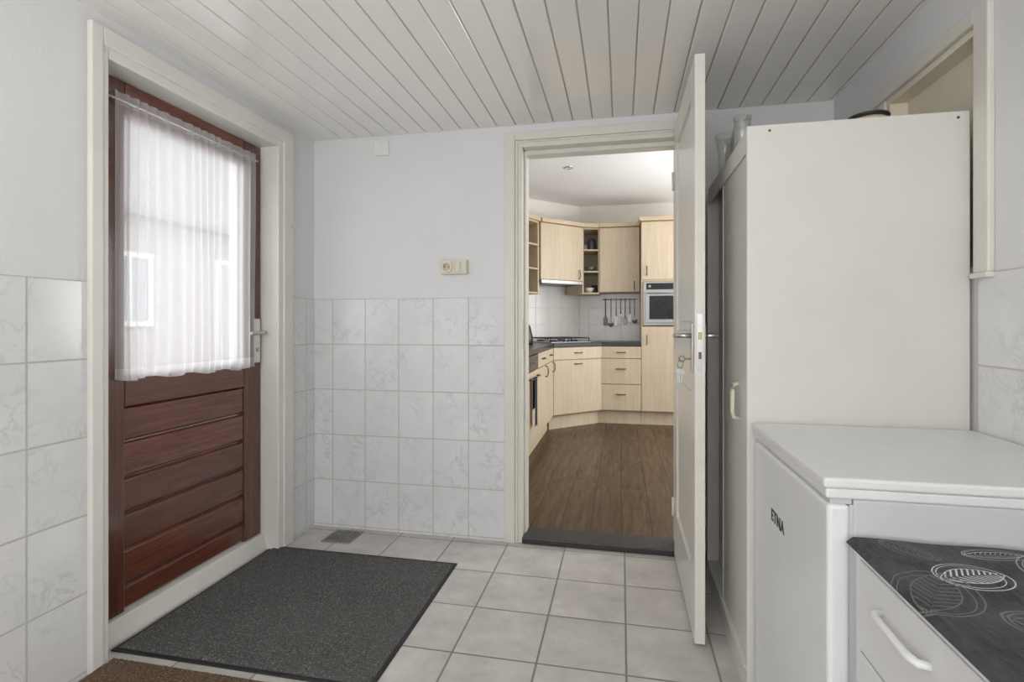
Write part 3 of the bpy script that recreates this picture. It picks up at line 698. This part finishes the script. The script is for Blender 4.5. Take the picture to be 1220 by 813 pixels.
def upper(label, loc, rz, w, z0, z1, depth, hx):
    r = thing('wall_cabinet', label, 'cabinet', (loc[0], loc[1], z0), rz, 'pale wood wall cabinets of the kitchen')
    MB().box(.001, w-.001, 0, depth, 0, z1-z0).build('body', M['maple'], r, world=False)
    front(r, 'door', 0, w, .004, z1-z0-.004, hx, .075, True)
    MB().prismy([(-.0, z1-z0+.001), (w, z1-z0+.001), (w, z1-z0+.048), (0, z1-z0+.048)], -.05, depth-.0).build('cornice', M['maple_edge'], r, world=False, bevel=.006)
    return r
upper('angled wall cabinet over the extractor above the hob', (-.886, 5.774), PI/4, .61, 1.645, 2.282, .315, .55)
upper('wall cabinet with one door between the open corner shelf and the tall cabinet', (-.25, 6.27), 0, .462, 1.52, 2.28, .338, .40)
eh = thing('extractor_hood', 'slim steel extractor hood under the angled wall cabinet', 'extractor', (-.886, 5.774, 1.60), PI/4)
MB().box(.004, .606, -.03, .31, .006, .043).build('body', M['steel'], eh, world=False, bevel=.003)
MB().box(.03, .58, -.01, .28, 0, .0058).build('grille', M['darkmetal'], eh, world=False)
sh1 = thing('open_shelf', 'open end shelf unit with rounded boards at the left of the wall cabinets', 'shelf', (-1.1, 5.6, 1.48))
for z in (1.48, 1.745, 2.01, 2.262):
    MB().prism([(-1.35, 5.40), (-1.10, 5.43), (-.98, 5.52), (-.91, 5.66), (-.892, 5.765), (-1.12, 5.995), (-1.35, 5.765)], z, z+.018).build('board', M['maple_edge'], sh1, bevel=.003)
MB().prism([(-.893, 5.767), (-.905, 5.755), (-1.13, 5.98), (-1.118, 5.992)], 1.498, 2.262).build('side_panel', M['maple'], sh1)
MB().prism([(-1.35, 5.40), (-1.34, 5.40), (-1.34, 5.765), (-1.13, 5.975), (-1.14, 5.985), (-1.35, 5.775)], 1.499, 2.261).build('back_panel', M['maple_in'], sh1)
MB().prism([(-1.35, 5.38), (-1.09, 5.41), (-.96, 5.50), (-.88, 5.65), (-.865, 5.735), (-.90, 5.76), (-1.12, 5.98), (-1.35, 5.76)], 2.2805, 2.33).build('cornice', M['maple_edge'], sh1, bevel=.006)
sh2 = thing('open_shelf', 'open corner shelf holding crockery between two wall cabinets', 'shelf', (-.36, 6.4, 1.50))
pl = [(-.450, 6.212), (-.253, 6.262), (-.253, 6.605), (-.51, 6.605), (-.675, 6.44)]
for z in (1.50, 1.755, 2.01, 2.262):
    MB().prism(pl, z, z+.018).build('board', M['maple_edge'], sh2, bevel=.002)
MB().prism([(-.445, 6.222), (-.433, 6.23), (-.652, 6.449), (-.664, 6.441)], 1.5185, 2.2615).build('side_panel', M['maple'], sh2)
MB().prism([(-.265, 6.265), (-.253, 6.265), (-.253, 6.605), (-.265, 6.605)], 1.5185, 2.2615).build('side_panel', M['maple'], sh2)
MB().prism([(-.265, 6.594), (-.265, 6.604), (-.505, 6.604), (-.66, 6.45), (-.652, 6.445), (-.50, 6.594)], 1.5186, 2.2614).build('back_panel', M['maple_in'], sh2)
MB().prism([(-.432, 6.165), (-.253, 6.22), (-.253, 6.605), (-.51, 6.605), (-.66, 6.45)], 2.2805, 2.328).build('cornice', M['maple_edge'], sh2, bevel=.006)
def pot(name, label, x, y, z, prof, mat, cat, group='crockery on the open corner shelf'):
    tag(MB().lathe([(0, prof[0][1])]+prof+[(max(r-.004, .002), zz) for r, zz in prof[::-1][:-1]]+[(0, prof[0][1]+.006)], (x, y, z), 20).build(name, mat, smooth=True), label, cat, group)
pot('bowl', 'pale bowl on the lowest board of the open corner shelf', -.375, 6.34, 1.5185, [(.03, 0), (.05, .03), (.06, .06)], M['ceramic'], 'bowl')
pot('mug', 'dark mug beside the pale bowl on the open corner shelf', -.315, 6.46, 1.5185, [(.038, 0), (.04, .02), (.04, .10)], M['darkceramic'], 'mug')
pot('bowl', 'green bowl on the middle board of the open corner shelf', -.36, 6.36, 1.7735, [(.03, 0), (.055, .03), (.065, .055)], M['greenglass'], 'bowl')
pot('jar', 'dark jar on the upper board of the open corner shelf', -.35, 6.38, 2.0285, [(.045, 0), (.05, .02), (.05, .11), (.035, .14)], M['darkceramic'], 'jar')
pot('cup', 'pale cup beside the dark jar on the open corner shelf', -.42, 6.43, 2.0285, [(.03, 0), (.036, .03), (.038, .08)], M['ceramic'], 'cup')

# utensil rail
rl = thing('utensil_rail', 'steel rail on the backsplash carrying the kitchen utensils', 'rail', (-.02, 6.59, 1.44))
MB().tube([(-.225, 6.59, 1.45), (.195, 6.59, 1.45)], .005, 8).build('bar', M['steel'], rl, smooth=True)
for xx in (-.212, .185): MB().tube([(xx, 6.590, 1.45), (xx, 6.6135, 1.45)], .005, 8).build('bracket', M['steel'], rl, smooth=True)
GU = 'utensils hanging from the steel rail'
def utensil(name, label, x, L, head, steel=True):
    r = thing(name, label, 'utensil', (x, 6.578, 1.44-L), group=GU)
    MB().tube([(x, 6.590, 1.4445), (x, 6.582, 1.459), (x, 6.577, 1.448), (x, 6.577, 1.42), (x, 6.577, 1.44-L*.62)], .0055, 8).build('handle', M['steel'] if steel else M['darkmetal'], r, smooth=True)
    zt = 1.44-L*.62; zb = 1.44-L; m = MB(); y = 6.577
    if head == 'ladle': m.lathe([(0, zb), (.022, zb+.01), (.033, zb+.035), (.034, zb+.05), (.031, zb+.05), (.02, zb+.015), (0, zb+.008)], (x, y-.028, 0), 20).tube([(x, y, zt+.005), (x, y-.002, zb+.05)], .005, 6)
    elif head == 'spatula': m.prismy([(x-.010, zt), (x+.010, zt), (x+.026, zt-.03), (x+.026, zb), (x-.026, zb), (x-.026, zt-.03)], y-.002, y+.002)
    elif head == 'spoon': m.prismy([(x+.024*math.cos(a), (zt+zb)/2+(zt-zb)/2*math.sin(a)) for a in [k*PI/10 for k in range(20)]], y-.004, y)
    elif head == 'fork':
        m.box(x-.02, x+.02, y-.002, y+.002, zt-.03, zt)
        for k in (-.02, -.0025, .015): m.box(x+k, x+k+.005, y-.002, y+.002, zb, zt-.03)
    elif head == 'whisk':
        for q in range(3):
            a = q*PI/3
            m.tube([(x, y, zt), (x+.024*math.cos(a), y+.012*math.sin(a), zb+.05), (x+.02*math.cos(a), y+.01*math.sin(a), zb+.015), (x, y, zb), (x-.02*math.cos(a), y-.01*math.sin(a), zb+.015), (x-.024*math.cos(a), y-.012*math.sin(a), zb+.05), (x, y, zt)], .002, 5)
    m.build('head', M['steel'] if steel else M['darkmetal'], r, smooth=head in ('whisk',))
utensil('spatula', 'dark broad spatula hanging leftmost on the utensil rail', -.187, .31, 'spatula', False)
utensil('ladle', 'steel ladle hanging second from the left on the utensil rail', -.122, .33, 'ladle')
utensil('serving_spoon', 'steel serving spoon hanging between the left ladle and the fork', -.060, .32, 'spoon')
utensil('serving_fork', 'steel three-pronged fork hanging in the middle of the utensil rail', -.004, .27, 'fork')
utensil('whisk', 'steel wire whisk hanging on the utensil rail', .05, .30, 'whisk')
utensil('serving_spoon', 'steel spoon hanging between the whisk and the rightmost ladle', .104, .27, 'spoon')
utensil('ladle', 'steel ladle hanging rightmost on the utensil rail', .160, .29, 'ladle')
dlg = thing('downlight', 'small round recessed downlight in the kitchen ceiling', 'ceiling light', (-.488, 4.94, KZ-.008))
MB().lathe([(.030, KZ-.002), (.032, KZ-.008), (.042, KZ-.006), (.045, KZ)], (-.488, 4.94, 0), 28).build('ring', M['chrome'], dlg, smooth=True)
MB().lathe([(0, KZ-.004), (.031, KZ-.004), (.031, KZ-.001), (0, KZ-.001)], (-.488, 4.94, 0), 28).build('lens', M['lamp'], dlg)

# ------------------------------------------------------------------ outside
tag(MB().box(-30, -1.97, -12, 34, -.2, -.1).build('floor_yard', M['paving']), 'grey paved yard outside the door', 'yard', kind=S)
hs = thing('house', 'brick neighbouring house with grey roof seen dimly through the net curtain', 'house', (-9.5, 9, -.1))
MB().box(-12, -9, 3, 16, -.1, 3.3).build('wall', M['brick'], hs)
MB().prismy([(-8.6, 3.15), (-8.6, 3.3), (-11, 5.9), (-13.4, 3.3), (-13.4, 3.15)], 2.7, 16.3).build('roof', M['roof'], hs)
for (a, b, z0, z1) in ((10.2, 11.6, .2, 2.6), (7.6, 8.6, 1.1, 2.5)):
    w = MB().box(-9, -8.94, a, a+.1, z0, z1).box(-9, -8.94, b-.1, b, z0, z1).box(-9, -8.94, a+.1, b-.1, z1-.1, z1).box(-9, -8.94, a+.1, b-.1, z0, z0+.1).box(-9, -8.94, (a+b)/2-.05, (a+b)/2+.05, z0+.1, z1-.1).build('window', M['farframe'], hs)
    MB().box(-8.99, -8.97, a+.1, b-.1, z0+.1, z1-.1).build('pane', M['greyglass'], w)

# ------------------------------------------------------------------ light
w = bpy.data.worlds.new('sky'); bpy.context.scene.world = w; w.use_nodes = True
bg = w.node_tree.nodes['Background']; bg.inputs[0].default_value = (.96, .98, 1, 1); bg.inputs[1].default_value = 4.2
def area(name, loc, rot, sx, sy, e, col=(1, 1, 1)):
    l = bpy.data.lights.new(name, 'AREA'); l.shape = 'RECTANGLE'; l.size = sx; l.size_y = sy; l.energy = e; l.color = col
    o = bpy.data.objects.new(name, l); C.objects.link(o); o.location = loc; o.rotation_euler = rot
area('window_light', (-.375, YF+.05, 1.45), (PI/2, 0, 0), 1.8, 1.15, 16, (1, .985, .965))
area('ceiling_fill', (-.75, -.2, 1.0), (PI, 0, 0), .8, .8, 12, (1, .985, .96))  # added upward fill, no fixture here, brightens the board ceiling
area('kitchen_window_light', (2.35, 4.8, 1.5), (0, PI/2, 0), 1.3, 2.4, 62, (.98, .99, 1))
area('kitchen_ceiling_fill', (1.2, 4.6, 1.3), (PI, 0, 0), .8, .8, 20, (1, .985, .96))  # unseen lamp facing up, added to brighten the kitchen

# ------------------------------------------------------------------ camera
cam = bpy.data.cameras.new('camera'); cam.lens = 625/1220*36; cam.sensor_width = 36; cam.shift_y = -20.5/1220
cam.clip_start = .02
co = bpy.data.objects.new('camera', cam); C.objects.link(co)
co.location = (0, 0, 1.15); co.rotation_euler = (PI/2, 0, math.atan(.2036/.979))
bpy.context.scene.camera = co
vs = bpy.context.scene.view_settings
vs.view_transform = 'Standard'; vs.look = 'None'; vs.exposure = 0; vs.gamma = 1
